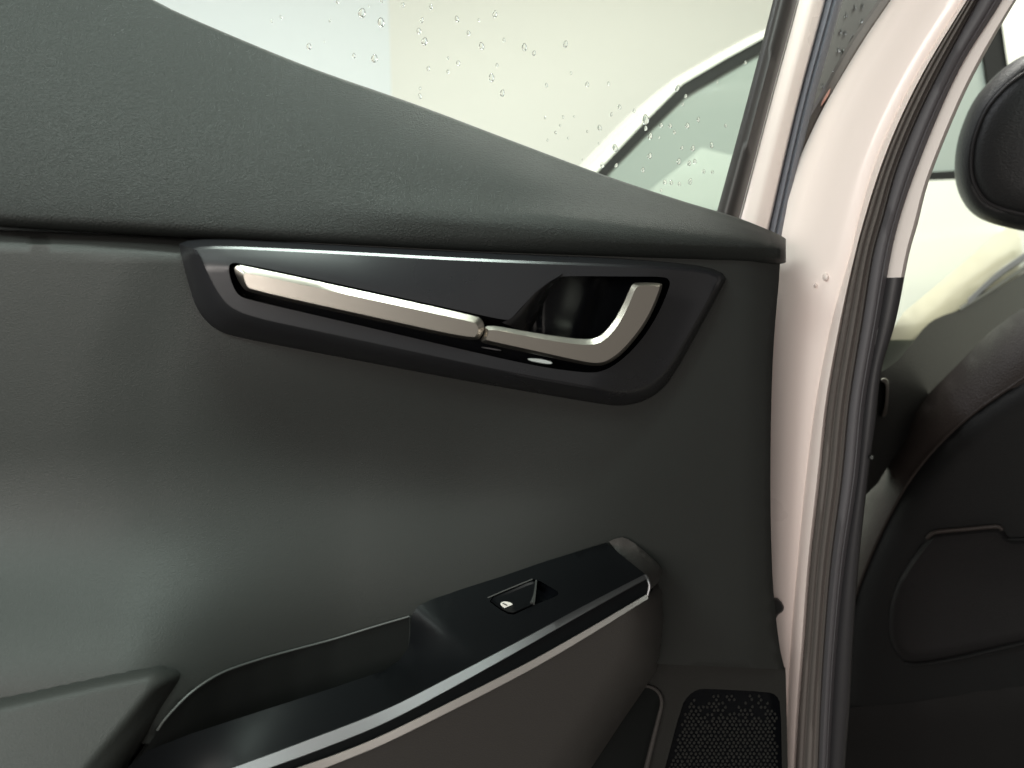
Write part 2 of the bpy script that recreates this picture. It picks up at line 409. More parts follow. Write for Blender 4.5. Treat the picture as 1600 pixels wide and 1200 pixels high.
LH1 = [(x, y, max(-.001, min(.001, (y - (524 + (x - 764) * .2)) * .00003 * (1 - sm(930, 960, x))))) for x, y in LH1]
rings('release_lever', [(LH0, -.014), (LH0, .0215), (inset(LH0, .8), .0228), (LH1, .0258)], M['metal'], door, angle=28)
TB = [(823, 559), (845, 560), (864, 565), (863, 570), (845, 568), (826, 564)]
rings('gloss_glint', [(TB, -.002), (TB, .012), (inset(TB, 1), .013)], M['tab'], door)  # pale chip modelled in place of a highlight in the glossy recess
TB = [(752, 541), (784, 546), (783, 549), (752, 544)]
rings('spring_clip', [(TB, -.002), (TB, .012), (inset(TB, .6), .0125)], M['silver'], door)

# armrest: bolster behind, pocket, top, strips, lower pod
BOL = [(-260, 1140), (0, 1086), (120, 1059), (215, 1040), (262, 1037), (289, 1045), (290, 1062), (262, 1108), (226, 1164), (196, 1206), (130, 1300), (-260, 1300)]
bo_ = dense(chaikin(BOL, 2), 14)
def bol_h(x, y):
    d = pdist(x, y, bo_[:], True)
    e = .074 + .00018 * (y - 1040)
    if x < -200 or y > 1270: d = 99
    right = sm(0, 1, (x - (340 - (y - 1000) * .95)) / 60 + 1)      # towards the sloping right flank
    D = 26 + 46 * right
    q = max(0, 1 - d / D); return e - (.020 + .012 * right) * (1 - math.sqrt(max(0, 1 - q * q)))
patch('armrest_bolster', bo_, bol_h, M['panel'], door, step=6, skirt=.05, angle=70)

C0 = [(1008, 897), (915, 945), (822, 995), (700, 1059), (600, 1109), (480, 1156), (372, 1196), (200, 1256)]
C1 = [(1010, 905), (915, 958), (822, 1011), (700, 1079), (600, 1131), (500, 1172), (415, 1203), (225, 1272)]
C2 = [(1012, 927), (915, 984), (822, 1036), (700, 1098), (600, 1147), (530, 1176), (459, 1201), (250, 1274)]
C3 = [(1013, 936), (915, 997), (822, 1051), (700, 1114), (600, 1163), (540, 1188), (507, 1201), (280, 1289)]
def edge_h(s): return .052 + .030 * s            # the outer edge comes closer to the rear
TOP = [(947, 848), (905, 861), (850, 878), (780, 902), (720, 921), (672, 938), (652, 948), (643, 962), (641, 990), (638, 1012), (624, 1032), (600, 1048), (520, 1075), (420, 1107), (300, 1146), (232, 1172), (196, 1202), (140, 1285)]
c0s = cr(C0, 50)
top_ol = [TOP[0]] + TOP[1:] + [(p[0], p[1]) for p in reversed(c0s)]
inner_line = TOP
def top_h(x, y):
    a = pdist(x, y, inner_line); b = pdist(x, y, c0s); f = a / max(1e-6, a + b)
    s = min(1, max(0, (1008 - x) / 640))
    hin = interp([(196, .088), (232, .084), (300, .074), (420, .056), (600, .036), (640, .018), (700, .008), (947, .004)], x)
    return hin + (edge_h(s) - hin) * f
top_ol_d = dense(top_ol, 10)
SWH = [(760, 936), (800, 919), (832, 905), (840, 906), (858, 916), (876, 927), (862, 935), (846, 941), (832, 946), (815, 955), (799, 962), (780, 952)]
sw = chaikin(SWH, 1)
panel_sw = patch('switch_panel', top_ol_d, top_h, M['gloss'], door, step=10, holes=[sw], skirt=.006, hole_skirt=.010, angle=40)
patch('switch_well', sw, lambda x, y: top_h(x, y) - .010, M['cup'], panel_sw, step=10)
BT = [(762, 936), (800, 920), (830, 907), (838, 908), (839, 914), (836, 928), (834, 944), (831, 946), (815, 953), (799, 960), (781, 951)]
bt0 = [(x, y, top_h(x, y)) for x, y in chaikin(BT, 1)]
def bt(ins, dh):
    return [(p[0], p[1], top_h(*p) + dh + .003 * sm(800, 838, p[0])) for p in inset([(q[0], q[1]) for q in bt0], ins)]
rings('window_switch', [(bt(0, -.009), 0), (bt(0, -.001), 0), (bt(1.5, .0004), 0), (bt(5, -.0008), 0)], M['gloss'], panel_sw, it=0, angle=30)
tube('switch_ridge', [(838, 907, top_h(838, 907) + .0035), (837, 918, top_h(837, 918) + .0038), (835, 932, top_h(835, 932) + .0036), (832, 943, top_h(832, 943) + .003)], lambda t: .0007 + .0010 * t ** 3, M['rim'], panel_sw, n=14, seg=6)
tube('switch_edge', [(762, 934, top_h(762, 934) + .0005), (800, 918, top_h(800, 918) + .001), (832, 905, top_h(832, 905) + .002)], .00045, M['rim'], panel_sw, n=14, seg=6)
IC = [(781, 943), (786, 939.5), (795, 940), (802, 944), (802, 947), (796, 950.5), (790, 951), (784, 947.5)]
rings('window_symbol', [(IC, top_h(790, 945) + .0003), (inset(IC, .3), top_h(790, 945) + .0014)], M['icon'], panel_sw, it=1)
IB = [(784.5, 942.6), (786, 942), (793, 945.6), (792, 946.6)]
rings('window_symbol_bar', [(IB, top_h(790, 945) + .0012), (IB, top_h(790, 945) + .0019)], M['gloss'], panel_sw, it=0)

def along(C, dh, n=60):
    c = cr(C, n); return [(p[0], p[1], edge_h(min(1.3, max(0, (1008 - p[0]) / 640))) + dh) for p in c]
def shift(row, dy, dh): return [(p[0], p[1] + dy, p[2] + dh) for p in row]
a0 = along(C0, .0); a1 = along(C1, .006)
loft('satin_strip', [shift(a0, 0, -.006), shift(a0, 0, 0), shift(a0, 1.0, .0012), shift(a1, -1.2, -.0002), shift(a1, 0, -.001), shift(a1, 0, -.008)], M['silver'], door, angle=40)
a2 = along(C2, .009); a3 = along(C3, .012)
loft('strip_groove', [shift(a1, -2, -.004), shift(a2, 4, -.006)], M['gloss'], door)
loft('chrome_strip', [shift(a2, 0, -.008), shift(a2, 0, 0), shift(a2, 1, .001), [((p[0] + q[0]) / 2, (p[1] + q[1]) / 2, (p[2] + q[2]) / 2 + .0005) for p, q in zip(a2, a3)], shift(a3, -1, 0), shift(a3, 0, -.001), shift(a3, 0, -.008)], M['chrome'], door, angle=50)
tube('strip_end', [(1009, 899, .056), (1013, 907, .060), (1015, 917, .062), (1012, 930, .063)], .0009, M['silver'], door, n=16)
# front cap of the armrest
CAP = [(948, 848), (962, 841), (976, 839), (996, 852), (1018, 871), (1032, 885), (1035, 896), (1030, 909), (1015, 923), (1011, 921), (1013, 910), (1010, 900)]
capd = chaikin(CAP, 1)
def cap_h(x, y):
    d = pdist(x, y, [(948, 848), (976, 838), (1034, 886), (1036, 896)]); f = min(1, d / 46)
    t = sm(948, 1010, x) * sm(840, 900, y)
    return .004 + .050 * max(t, .3 * f) * min(1, .35 + f)
patch('armrest_cap', capd, cap_h, M['plastic2'], door, step=6, skirt=.01, angle=60)
POD = [(1013, 934)] + [(p[0], p[1] - 2) for p in cr(C3, 40)][1:] + [(280, 1420), (800, 1420), (880, 1262), (924, 1200), (970, 1130), (1008, 1075), (1026, 1046), (1035, 1018), (1039, 970), (1038, 930), (1034, 908), (1022, 916)]
podd = dense(POD, 10)
podedge = [(1022, 914), (1034, 906), (1038, 930), (1039, 970), (1035, 1018), (1026, 1046), (1008, 1075), (970, 1130), (924, 1200), (880, 1262), (800, 1420)]
def pod_h(x, y):
    d = pdist(x, y, podedge); D = 62
    e = edge_h(min(1.3, max(0, (1008 - x) / 640))) + .011
    yl = interp([(p[0], p[1]) for p in reversed(cr(C3, 20))], x)
    e -= .00010 * max(0, y - yl)
    q = max(0, 1 - d / D)
    return e - (e + .012) * (1 - math.sqrt(max(0, 1 - q * q)))
patch('armrest_pod', podd, pod_h, M['plastic2'], door, step=11, angle=70)
# pull pocket
PK_ = [(150, 1280), (196, 1204), (216, 1184), (230, 1166), (262, 1120), (300, 1082), (345, 1053), (400, 1033), (460, 1016), (520, 1000), (585, 980), (642, 963), (644, 1000), (642, 1040), (600, 1075), (450, 1130), (300, 1190), (240, 1240), (200, 1290)]
RIMH = [(x, panel_h(x, y) + .002) for x, y in ((222, 1176), (262, 1119), (300, 1081), (345, 1052), (400, 1032), (460, 1015), (520, 999), (585, 979), (642, 963))]
def pk_h(x, y):
    rim = interp(RIMH, x)
    return rim - .00010 * max(0, y - interp([(216, 1186), (262, 1120), (345, 1053), (460, 1016), (642, 963)], x))
patch('pull_pocket', dense(PK_, 10), pk_h, M['pocket'], door, step=12, skirt=.03)
rim = [(246, 1141), (262, 1119), (300, 1081), (345, 1052), (400, 1032), (460, 1015), (520, 999), (585, 979), (640, 963)]
tube('pocket_rim', [(x, y, pk_h(x, y) + .0004) for x, y in rim], .0007, M['rim'], door, n=60)
tube('pocket_end', [(641, 964, .0145), (641, 985, .013), (640, 1012, .014)], .0008, M['pocket'], door, n=12)

patch('armrest_core', [(-260, 1060), (210, 1060), (420, 1060), (640, 1010), (900, 1000), (900, 1420), (-260, 1420)], lambda x, y: .0, M['pocket'], door, step=120, skirt=.03)
# lower panel, map pocket and loudspeaker grille
LOW = [(960, 1032), (1030, 1032), (1130, 1037), (1227, 1043), (1228, 1060), (1231, 1200), (1234, 1420), (700, 1420)]
GR = [(1105, 1076), (1200, 1081), (1213, 1086), (1220, 1100), (1222, 1200), (1224, 1400), (985, 1400), (1039, 1200), (1065, 1102), (1076, 1086), (1090, 1077)]
MP = [(880, 1072), (1003, 1072), (1020, 1074), (1031, 1084), (1035, 1100), (1029, 1124), (1020, 1158), (1010, 1200), (965, 1400), (740, 1400)]
gr = dense(chaikin(GR, 1), 14); mp_ = dense(chaikin(MP, 1), 14)
low = patch('lower_panel', dense(LOW, 14), lambda x, y: -.014 + .004 * sm(1040, 1033, y), M['plastic'], door, step=14, holes=[gr, mp_], hole_skirt=.012, skirt=.02)
patch('map_pocket', mp_, lambda x, y: -.040, M['pocket'], low, step=30)
tube('pocket_lip', [(1000, 1072, -.012), (1016, 1073, -.012), (1029, 1082, -.0115), (1034, 1098, -.011), (1029, 1122, -.011), (1020, 1158, -.011), (1010, 1200, -.011), (988, 1300, -.011)], lambda t: .0012 + .0012 * t, M['plastic2'], low, n=40)
grille = patch('speaker_grille', gr, lambda x, y: -.0215, M['cup'], door, step=30)
V = []; fs = []
yy = 1082; j = 0
while yy < 1330:
    xx = 1000 + (3.5 if j % 2 else 0)
    while xx < 1222:
        x = xx + random.uniform(-.8, .8); y = yy + random.uniform(-.8, .8)
        if inside(x, y, gr) and pdist(x, y, gr, True) > 5 + random.random() * 4 and (y > 1125 or random.random() < .25 + .7 * sm(1085, 1130, y)):
            c = PD(x, y, -.0213); r_ = .0014; b0 = len(V)
            U = Vector((0, 0, 1)); h2 = .0012
            for rr, hh in ((1, 0), (.75, .7)):
                for k in range(6):
                    q = k * math.pi / 3; V.append(c + (DT * math.cos(q) * .8 + U * math.sin(q)) * r_ * rr + DN * h2 * hh)
            V.append(c + DN * h2)
            for k in range(6):
                m = (k + 1) % 6; fs.append([b0+k, b0+m, b0+6+m, b0+6+k]); fs.append([b0+6+k, b0+6+m, b0+12])
        xx += 7
    yy += 5.6; j += 1
nub = finish('grille_nubs', V, fs, M['plastic'], grille, away=1); nub['kind'] = 'stuff'

# door shell behind the trim
SH = [(-250, -205), (0, -72), (240, 46), (476, 140), (652, 200), (934, 302), (1150, 362), (1208, 380), (1200, 520), (1196, 700), (1198, 900), (1214, 1046), (1220, 1410), (-250, 1410)]
rings('door_shell', [(SH, -.16), (inset(SH, -.01), -.159), (SH, -.105)], M['paint'], door, it=0, backcap=True)
# window and frame
GL = [(-260, -420), (1300, -420), (1250, -150), (1215, -20), (1122, 334), (1060, 322), (934, 292), (652, 196), (476, 136), (240, 40), (-260, -210)]
patch('window_glass', dense(GL, 90), lambda x, y: -.085, M['glass'], door, step=120, skirt=.004, back=True)
FA = [(1320, -440), (1262, -220), (1208, 0), (1164, 170), (1120, 331), (1112, 360)]
FB = [(1328, -440), (1270, -220), (1217, 0), (1173, 170), (1128, 334), (1120, 362)]
FC = [(1356, -440), (1300, -220), (1246, 0), (1200, 170), (1155, 341), (1148, 368)]
FD = [(1404, -440), (1346, -220), (1290, 0), (1245, 170), (1202, 357), (1198, 376)]
FE = [(1436, -440), (1376, -220), (1317, 0), (1268, 175), (1226, 364), (1222, 382)]
def hrow(C, h, n=40): return [(p[0], p[1], h) for p in cr(C, n)]
def mixc(A, B, t): return [(a[0] + (b[0] - a[0]) * t, a[1] + (b[1] - a[1]) * t) for a, b in zip(A, B)]
loft('frame_trim', [hrow(FA, -.084), hrow(FA, -.066), hrow(FB, -.058), hrow(mixc(FB, FC, .35), -.055), hrow(mixc(FB, FC, .75), -.060), hrow(FC, -.070), hrow(FC, -.078)], mat('black frame rubber', (.026, .023, .022), .42, spec=.3), door, angle=75)
loft('window_frame', [hrow(FC, -.079), hrow(mixc(FC, FD, .06), -.074), hrow(mixc(FC, FD, .4), -.070), hrow(mixc(FC, FD, .62), -.071), hrow(mixc(FC, FD, .70), -.0745), hrow(mixc(FC, FD, .9), -.076), hrow(FD, -.086), hrow(FD, -.11)], M['paint'], door, angle=60)
loft('frame_seal', [hrow(FD, -.09), hrow(mixc(FD, FE, .12), -.083), hrow(mixc(FD, FE, .35), -.079), hrow(mixc(FD, FE, .45), -.084), hrow(mixc(FD, FE, .6), -.081), hrow(mixc(FD, FE, .85), -.083), hrow(FE, -.095), hrow(FE, -.12)], M['rubber2'], door, angle=75)

# ------------------------------------------------------------------ car body: door jamb, seals, pillar trim
b0 = PJ(1300, 1100, 0); b0.z = 0.2
body = thing('car_body', 'pale pearl painted door pillar with rubber seals beside the open door', 'car body', b0)
NS = 90
def jc(tab): return cr(tab, NS)
Jl = jc([(1470, -120), (1432, -60), (1392, 0), (1345, 70), (1287, 168), (1250, 245), (1215, 320), (1180, 400), (1168, 520), (1164, 700), (1164, 860), (1170, 980), (1176, 1080), (1180, 1200), (1182, 1330)])
Jg = jc([(1572, -120), (1530, -45), (1498, 10), (1440, 103), (1396, 187), (1364, 265), (1343, 337), (1328, 400), (1300, 500), (1275, 625), (1259, 747), (1246, 880), (1236, 1000), (1230, 1100), (1227, 1200), (1225, 1330)])
J0c = jc([(1580, -120), (1540, -45), (1506, 10), (1450, 103), (1408, 187), (1377, 265), (1354, 337), (1337, 400), (1316, 500), (1294, 625), (1281, 747), (1266, 880), (1257, 1000), (1249, 1100), (1243, 1200), (1238, 1330)])
J2 = jc([(1600, -120), (1552, -45), (1524, 5), (1471, 103), (1430, 187), (1399, 265), (1379, 337), (1362, 400), (1346, 500), (1326, 625), (1314, 747), (1297, 880), (1287, 1000), (1281, 1100), (1277, 1200), (1273, 1330)])
J3 = jc([(1636, -120), (1590, -45), (1558, 12), (1506, 94), (1466, 178), (1425, 281), (1404, 345), (1391, 400), (1374, 500), (1352, 625), (1340, 747), (1320, 880), (1308, 1000), (1301, 1100), (1296, 1200), (1291, 1330)])
J4 = jc([(1668, -120), (1620, -45), (1585, 5), (1534, 94), (1497, 169), (1453, 278), (1434, 350), (1420, 400), (1400, 500), (1377, 580), (1368, 660), (1357, 740), (1342, 880), (1333, 1000), (1328, 1100), (1320, 1200), (1313, 1330)])
def jr(A, B, t, h): return [(a[0] + (b[0] - a[0]) * t, a[1] + (b[1] - a[1]) * t, h) for a, b in zip(A, B)]
loft('door_pillar', [jr(Jl, Jg, 0, -.12), jr(Jl, Jg, 0, -.02), jr(Jl, Jg, .10, -.008), jr(Jl, Jg, .30, -.004), jr(Jl, Jg, .48, -.003), jr(Jl, Jg, .54, -.0005), jr(Jl, Jg, .8, .000), jr(Jl, Jg, .97, -.001), jr(Jg, J0c, .0, -.002), jr(Jg, J0c, .35, .004), jr(Jg, J0c, .8, .006), jr(Jg, J0c, 1.0, .002), jr(Jg, J0c, 1.1, -.02)], M['paint'], body, P=PJ, angle=60)
prof = [(0, .000), (.05, .006), (.12, .010), (.22, .0115), (.32, .0105), (.37, .0085), (.41, .0088), (.46, .0118), (.54, .0145), (.66, .0150), (.76, .0130), (.81, .0095), (.86, .0092), (.92, .0112), (1.0, .0125), (1.08, .008)]
loft('door_seal', [jr(J0c, J2, t, h) for t, h in prof], M['rubber'], body, P=PJ, angle=75)
up = 44
def part(rows_, a, b_): return [r[a:b_] for r in rows_]
ysplit = next(i for i, p in enumerate(J4) if p[1] > 440)
loft('inner_seal', part([jr(J2, J3, t, h) for t, h in ((-.05, .002), (.12, .010), (.4, .0135), (.62, .012), (.72, .009), (.8, .0095), (1.02, .004))], 0, NS), mat('grey pillar rubber', (.092, .088, .094), .55, spec=.25, grain=('noise', 500, .08, .0005)), body, P=PJ, angle=75)
loft('pillar_trim', part([jr(J3, J4, t, h) for t, h in ((-.06, -.004), (.04, .004), (.3, .006), (.8, .005), (.97, .001), (1, -.006), (1, -.05))], 0, ysplit + 1), M['trimpale'], body, P=PJ, angle=60)
loft('lower_pillar_trim', part([jr(J3, J4, t, h) for t, h in ((-.06, .002), (.06, .006), (.3, .0075), (.7, .0065), (.95, .003), (1, -.004), (1, -.05))], ysplit - 1, NS), M['trimdark'], body, P=PJ, angle=60)
# notched edge of the lower trim, seat belt hook, plug, clip
NT = [(1396, 500), (1386, 512), (1381, 520), (1386, 530), (1379, 536), (1374, 548), (1378, 560), (1373, 570), (1366, 560), (1366, 510)]
rings('trim_notch', [(NT, -.02), (NT, .004), (inset(NT, 1), .005)], M['trimdark'], body, P=PJ)
PG = [(1204, 936), (1213, 934), (1221, 940), (1226, 950), (1222, 957), (1216, 960), (1212, 968), (1204, 966)]
rings('rubber_stop', [(PG, -.02), (PG, .004), (inset(PG, 2), .009)], M['tyre'], body, P=PJ)
for (x, y, r_) in ((1290, 433, 7), (1274, 446, 4)):
    C = [(x + r_ * math.cos(k * math.pi / 4) * .8, y + r_ * math.sin(k * math.pi / 4)) for k in range(8)]
    rings('weld_stud', [(C, -.012), (C, .0005), (inset(C, r_ * .3), .003), (inset(C, r_ * .7), .0038)], M['paint'], body, P=PJ, it=1)
SEAM = [(1255, 926), (1266, 928), (1300, 930)]
tube('seal_joint', [(1266, 926, .0075), (1274, 928, .0085), (1290, 929, .0108)], .0006, M['rubber'], body, P=PJ, n=14)
# black outer trim seen through the gap, and its wet face
QP = lambda x, y, h: PJ(x, y, h - .16)
EX = [(1300, -120), (1460, -120), (1392, 4), (1340, 84), (1268, 190), (1240, 250), (1200, 240), (1240, 60)]
patch('outer_pillar_cover', dense(EX, 30), lambda x, y: 0, mat('wet grey pillar cover', (.13, .12, .115), .25), body, step=40, P=QP, skirt=.01)
tube('gap_seal', [(1440, -80, -.07), (1384, 4, -.07), (1335, 76, -.07), (1290, 155, -.07), (1262, 205, -.07), (1235, 280, -.07), (1222, 330, -.07)], .006, M['rubber'], body, P=PJ, n=30)
RS = [(1299, 134), (1295, 150), (1281, 170), (1284, 158)]
rings('reflector_strip', [(RS, -.10), (RS, -.06), (inset(RS, 1), -.058)], mat('salmon plastic', (.62, .33, .27), .3), body, P=PJ, it=1)

# roof over the cabin
def RP(a, b, z): p = J0 + FWD * a + KN * b; return Vector((p.x, p.y, z))
def roof_part(name, pr, m):
    V = []; fs = []; n = len(pr)
    for a in (-1.5, -.9, -.3, .2, .7): V.extend(RP(a, b_, z) for b_, z in pr)
    for r_ in range(4):
        for i in range(n): fs.append([r_*n+i, r_*n+(i+1) % n, (r_+1)*n+(i+1) % n, (r_+1)*n+i])
    fs.extend([list(range(n)), [4*n+i for i in range(n)]])
    finish(name, V, fs, m, body, away=1)
roof_part('roof', [(.085, 1.50), (.09, 1.535), (.13, 1.575), (.30, 1.60), (.75, 1.61), (1.2, 1.60), (1.37, 1.575), (1.41, 1.535), (1.41, 1.50), (1.3, 1.545), (.75, 1.57), (.2, 1.55), (.11, 1.50)], M['paint'])
roof_part('headliner', [(.12, 1.495), (.2, 1.542), (.75, 1.562), (1.3, 1.538), (1.38, 1.495), (1.3, 1.52), (.75, 1.545), (.2, 1.525)], mat('dark headliner cloth', (.045, .045, .045), .9))

# ------------------------------------------------------------------ closed front door seen past the pillar
fb = PK(1450, 700, 0); fb.z = .3
fdoor = thing('front_door', 'closed dark trimmed front door with silver sill strip beyond the pillar', 'car door', fb)
FT = [(1640, 405), (1600, 426), (1545, 459), (1498, 485), (1465, 496), (1446, 509), (1428, 533), (1395, 573), (1350, 592), (1335, 700), (1325, 790), (1366, 764), (1388, 728), (1424, 674), (1462, 624), (1490, 600), (1520, 570), (1548, 540), (1577, 516), (1610, 492), (1640, 480)]
patch('door_trim', dense(chaikin(FT, 1), 20), lambda x, y: -.01 + .02 * sm(440, 640, y), mat('front door trim', (.022, .0225, .0215), .5, spec=.2, grain=('leather', 300, .3, .001)), fdoor, step=24, P=PK, skirt=.02)
loft('sill_strip', [[(x, y + dy, h) for x, y in cr([(1650, 366), (1600, 401), (1556, 432), (1512, 473)], 16)] for dy, h in ((-6, -.012), (-4.5, -.004), (4.5, -.002), (7, -.012))], M['rubber2'], fdoor, P=PK)
loft('sill_edge', [[(x, y + dy, h) for x, y in cr([(1650, 394), (1600, 419), (1550, 452), (1500, 483)], 16)] for dy, h in ((-4, -.012), (-2, -.004), (2, -.002), (4, -.012))], M['rim'], fdoor, P=PK)
SB = [(1660, 296), (1567, 360), (1490, 424), (1412, 488), (1396, 512), (1376, 520), (1376, 531), (1440, 531), (1470, 510), (1500, 492), (1560, 452), (1660, 386)]
patch('painted_sill', dense(SB, 20), lambda x, y: -.05 + .02 * sm(0, 40, pdist(x, y, [(1660, 296), (1567, 360), (1490, 424), (1412, 488)])), M['band'], fdoor, step=22, P=PK, skirt=.02)
patch('door_glass', [(1370, 528), (1432, 528), (1432, 600), (1370, 600)], lambda x, y: -.055, mat('pale green glass edge', (.30, .38, .33), .25), fdoor, step=60, P=PK, skirt=.006)
HK = [(1376, 592), (1384, 590), (1389, 595), (1389, 615), (1387, 640), (1384, 651), (1377, 652), (1378, 646), (1382, 636), (1384, 612), (1383, 599), (1377, 597)]
rings('door_pull', [(HK, -.01), (HK, .018), (inset(HK, 1), .020)], M['metal'], fdoor, P=PK)
SC = [(1362 + 4 * math.cos(k * .785), 715 + 4 * math.sin(k * .785)) for k in range(8)]
rings('trim_screw', [(SC, -.02), (SC, .014), (inset(SC, 1.5), .0165)], M['rim'], body, P=PJ)

# ------------------------------------------------------------------ front seat
PS = lambda x, y, h: PJ(x, y, h - .33)
s0 = PS(1620, 1100, 0); s0.z = .30
seat = thing('front_seat', 'dark leather front seat seen from behind with headrest and back pocket', 'car seat', s0)
half = [(1645, 76), (1600, 85), (1570, 104), (1545, 127), (1519, 158), (1500, 203), (1492, 240), (1491, 278), (1499, 307), (1516, 333), (1545, 349), (1600, 362), (1645, 368)]
HRO = half + [(3290 - x, y) for x, y in reversed(half[1:-1])]
hd = chaikin(HRO, 2)
def face(d): return inset(hd, d) if d < 20 else [(1645 + (x - 1645) * (1 - d / 153), 222 + (y - 222) * (1 - d / 146)) for x, y in hd]
hrs = rings('headrest', [(face(30), -.085), (face(8), -.075), (face(0), -.050), (face(2), -.025), (face(9), -.010), (face(18), -.003), (face(22), -.002), (face(25), -.005), (face(28), -.005), (face(31), -.001), (face(44), .004), (face(70), .006)], M['headrest'], seat, P=PS, it=0, angle=80, backcap=True)
loop = face(26); tube('piping', [(p[0], p[1], -.002) for p in loop[:len(loop) // 1:2]] + [(loop[0][0], loop[0][1], -.002)], .0016, M['trimdark'], hrs, P=PS, n=120, seg=6)
for x in (1615, 1690):
    tube('headrest_post', [(x, 345, -.05), (x, 410, -.05), (x, 470, -.05)], .006, M['chrome'], seat, P=PS, n=8)
ED = [(1900, 470), (1760, 448), (1680, 452), (1600, 481), (1567, 503), (1538, 526), (1509, 557), (1479, 587), (1450, 617), (1413, 668), (1377, 727), (1352, 770), (1322, 850), (1300, 960), (1290, 1100), (1285, 1300)]
edc = cr(ED, 60)
sbo = [(p[0], p[1]) for p in edc] + [(1900, 1300)]
def sb_h(x, y):
    d = pdist(x, y, edc); D = 120
    q = max(0, 1 - d / D); return .02 - .10 * (1 - math.sqrt(max(0, 1 - q * q)))
patch('backrest', dense(sbo, 18), sb_h, M['seat'], seat, step=18, P=PS, skirt=.06, angle=80)
BPE = [(1900, 540), (1760, 545), (1660, 560), (1600, 592), (1545, 628), (1498, 664), (1455, 708), (1412, 765), (1368, 850), (1334, 940), (1318, 1020), (1310, 1100), (1306, 1180), (1304, 1300)]
bpc = cr(BPE, 50); bpo = [(p[0], p[1]) for p in bpc] + [(1900, 1300)]
def bp_h(x, y):
    d = pdist(x, y, bpc); q = max(0, 1 - d / 40)
    h = .030 - .016 * q * q
    return h
patch('back_board', dense(bpo, 18), bp_h, M['seatback'], seat, step=18, P=PS, skirt=.03, angle=70)
tube('piping', [(p[0], p[1], bp_h(p[0], p[1]) + .002) for p in bpc[::3]], .0016, M['seat'], seat, P=PS, n=60, seg=6)
PO = [(1447, 842), (1460, 832), (1510, 827), (1558, 823), (1568, 828), (1576, 842), (1600, 842), (1700, 838), (1780, 838), (1800, 900), (1790, 970), (1700, 992), (1600, 1004), (1500, 1027), (1440, 1037), (1413, 1036), (1394, 1014), (1387, 983), (1392, 934), (1412, 890)]
rings('map_pocket', [(PO, -.01), (PO, .036), (inset(PO, 2), .040), (inset(PO, 8), .044), (inset(PO, 20), .042)], mat('pocket board', (.008, .0076, .008), .55, spec=.15, grain=('leather', 800, .3, .0006)), seat, P=PS, it=2, angle=60)
tube('pocket_edge', [(1449, 841, .039), (1461, 832, .040), (1510, 827, .040), (1557, 823, .040), (1566, 828, .040)], .0022, M['seat'], seat, P=PS, n=24)
tube('pocket_edge', [(1574, 843, .039), (1600, 843, .040), (1690, 839, .040)], .0016, M['seatback'], seat, P=PS, n=14)
tube('pocket_base', [(1415, 1037, .038), (1440, 1038, .040), (1500, 1028, .041), (1600, 1005, .041), (1700, 990, .041)], .0024, M['seatback'], seat, P=PS, n=24)
LT = [(1322, 1106), (1420, 1098), (1500, 1086), (1620, 1062), (1900, 1000), (1900, 1340), (1310, 1340)]
patch('lower_board', dense(LT, 20), lambda x, y: .034 - .016 * (1 - sm(1060, 1130, y + (x - 1322) * .13)), mat('lower seat board', (.0068, .0066, .0066), .6, spec=.15, grain=('leather', 800, .3, .0006)), seat, step=24, P=PS, skirt=.03)

# ------------------------------------------------------------------ white car parked beyond the window
CY = 1.75; CF = 3.35
pil = [PW(x, y, CY) for x, y in ((880, 330), (930, 265), (1000, 192), (1065, 126), (1130, 88), (1190, 55), (1270, 18), (1360, -14))]
pc = thing('parked_car', 'white car with black window surround parked beyond the door glass', 'car', (1.2, 2.5, 0))
def prof_pts(Y):
    px = [(p.x, p.z) for p in pil]
    xr = px[-1][0]; zr = px[-1][1]
    return [(-1.05, .28), (-1.10, .62), (-.95, .88), (-.35, 1.02), (px[0][0] - .16, 1.12)] + px + [(xr + .7, zr + .04), (xr + 1.5, zr - .02), (xr + 2.1, zr - .18), (xr + 2.5, 1.10), (xr + 2.55, .6), (xr + 2.45, .28)]
pp = prof_pts(CY)
fr = [PW(x, y, CY) for x, y in ((934, 268), (1002, 196), (1067, 131), (1132, 93), (1192, 60), (1272, 24), (1370, -2), (1560, 0), (1600, 276), (1400, 284), (1200, 338), (880, 345))]
win = [PW(x, y, CY) for x, y in ((952, 270), (1010, 210), (1072, 150), (1136, 112), (1196, 78), (1276, 44), (1372, 22), (1530, 22), (1565, 262), (1400, 272), (1200, 328), (910, 335))]
farw = [PW(x, y, CF) for x, y in ((1022, 292), (1060, 262), (1095, 231), (1140, 242), (1260, 258), (1300, 420), (900, 420))]
class XZ:  # shapes on a vertical plane y = h
    def __call__(s, x, z, h): return Vector((x, h, z))
xz = XZ()
def side(name, ol, holes, Y, m):
    return patch(name, dense(ol, .2), lambda x, z: Y, m, pc, step=.5, holes=[dense(h, .1) for h in holes], P=xz, skirt=0)
side('side_panel', pp, [[(p.x, p.z) for p in fr]], CY, M['carwhite'])
side('far_side_panel', pp, [[(p.x, p.z) for p in farw]], CF, M['cabin'])
n = len(pp); V = [(x, CY, z) for x, z in pp] + [(x, CF, z) for x, z in pp]
rr_ = []
V = []
for Y, k in ((CY, 0), (CY + .03, .008), (CY + .12, .02), ((CY + CF) / 2, .03), (CF - .12, .02), (CF, 0)):
    V += [(x, Y, z + k * (1 if z > 1.05 else 0)) for x, z in pp]
finish('roof_skin', V, [[r_ * n + i, r_ * n + (i + 1) % n, (r_ + 1) * n + (i + 1) % n, (r_ + 1) * n + i] for r_ in range(5) for i in range(n) if not (pp[i][1] < .3 and pp[(i + 1) % n][1] < .3)], M['carwhite'], pc)
side('window_surround', [(p.x, p.z) for p in fr], [[(p.x, p.z) for p in win]], CY + .006, M['carblack'])
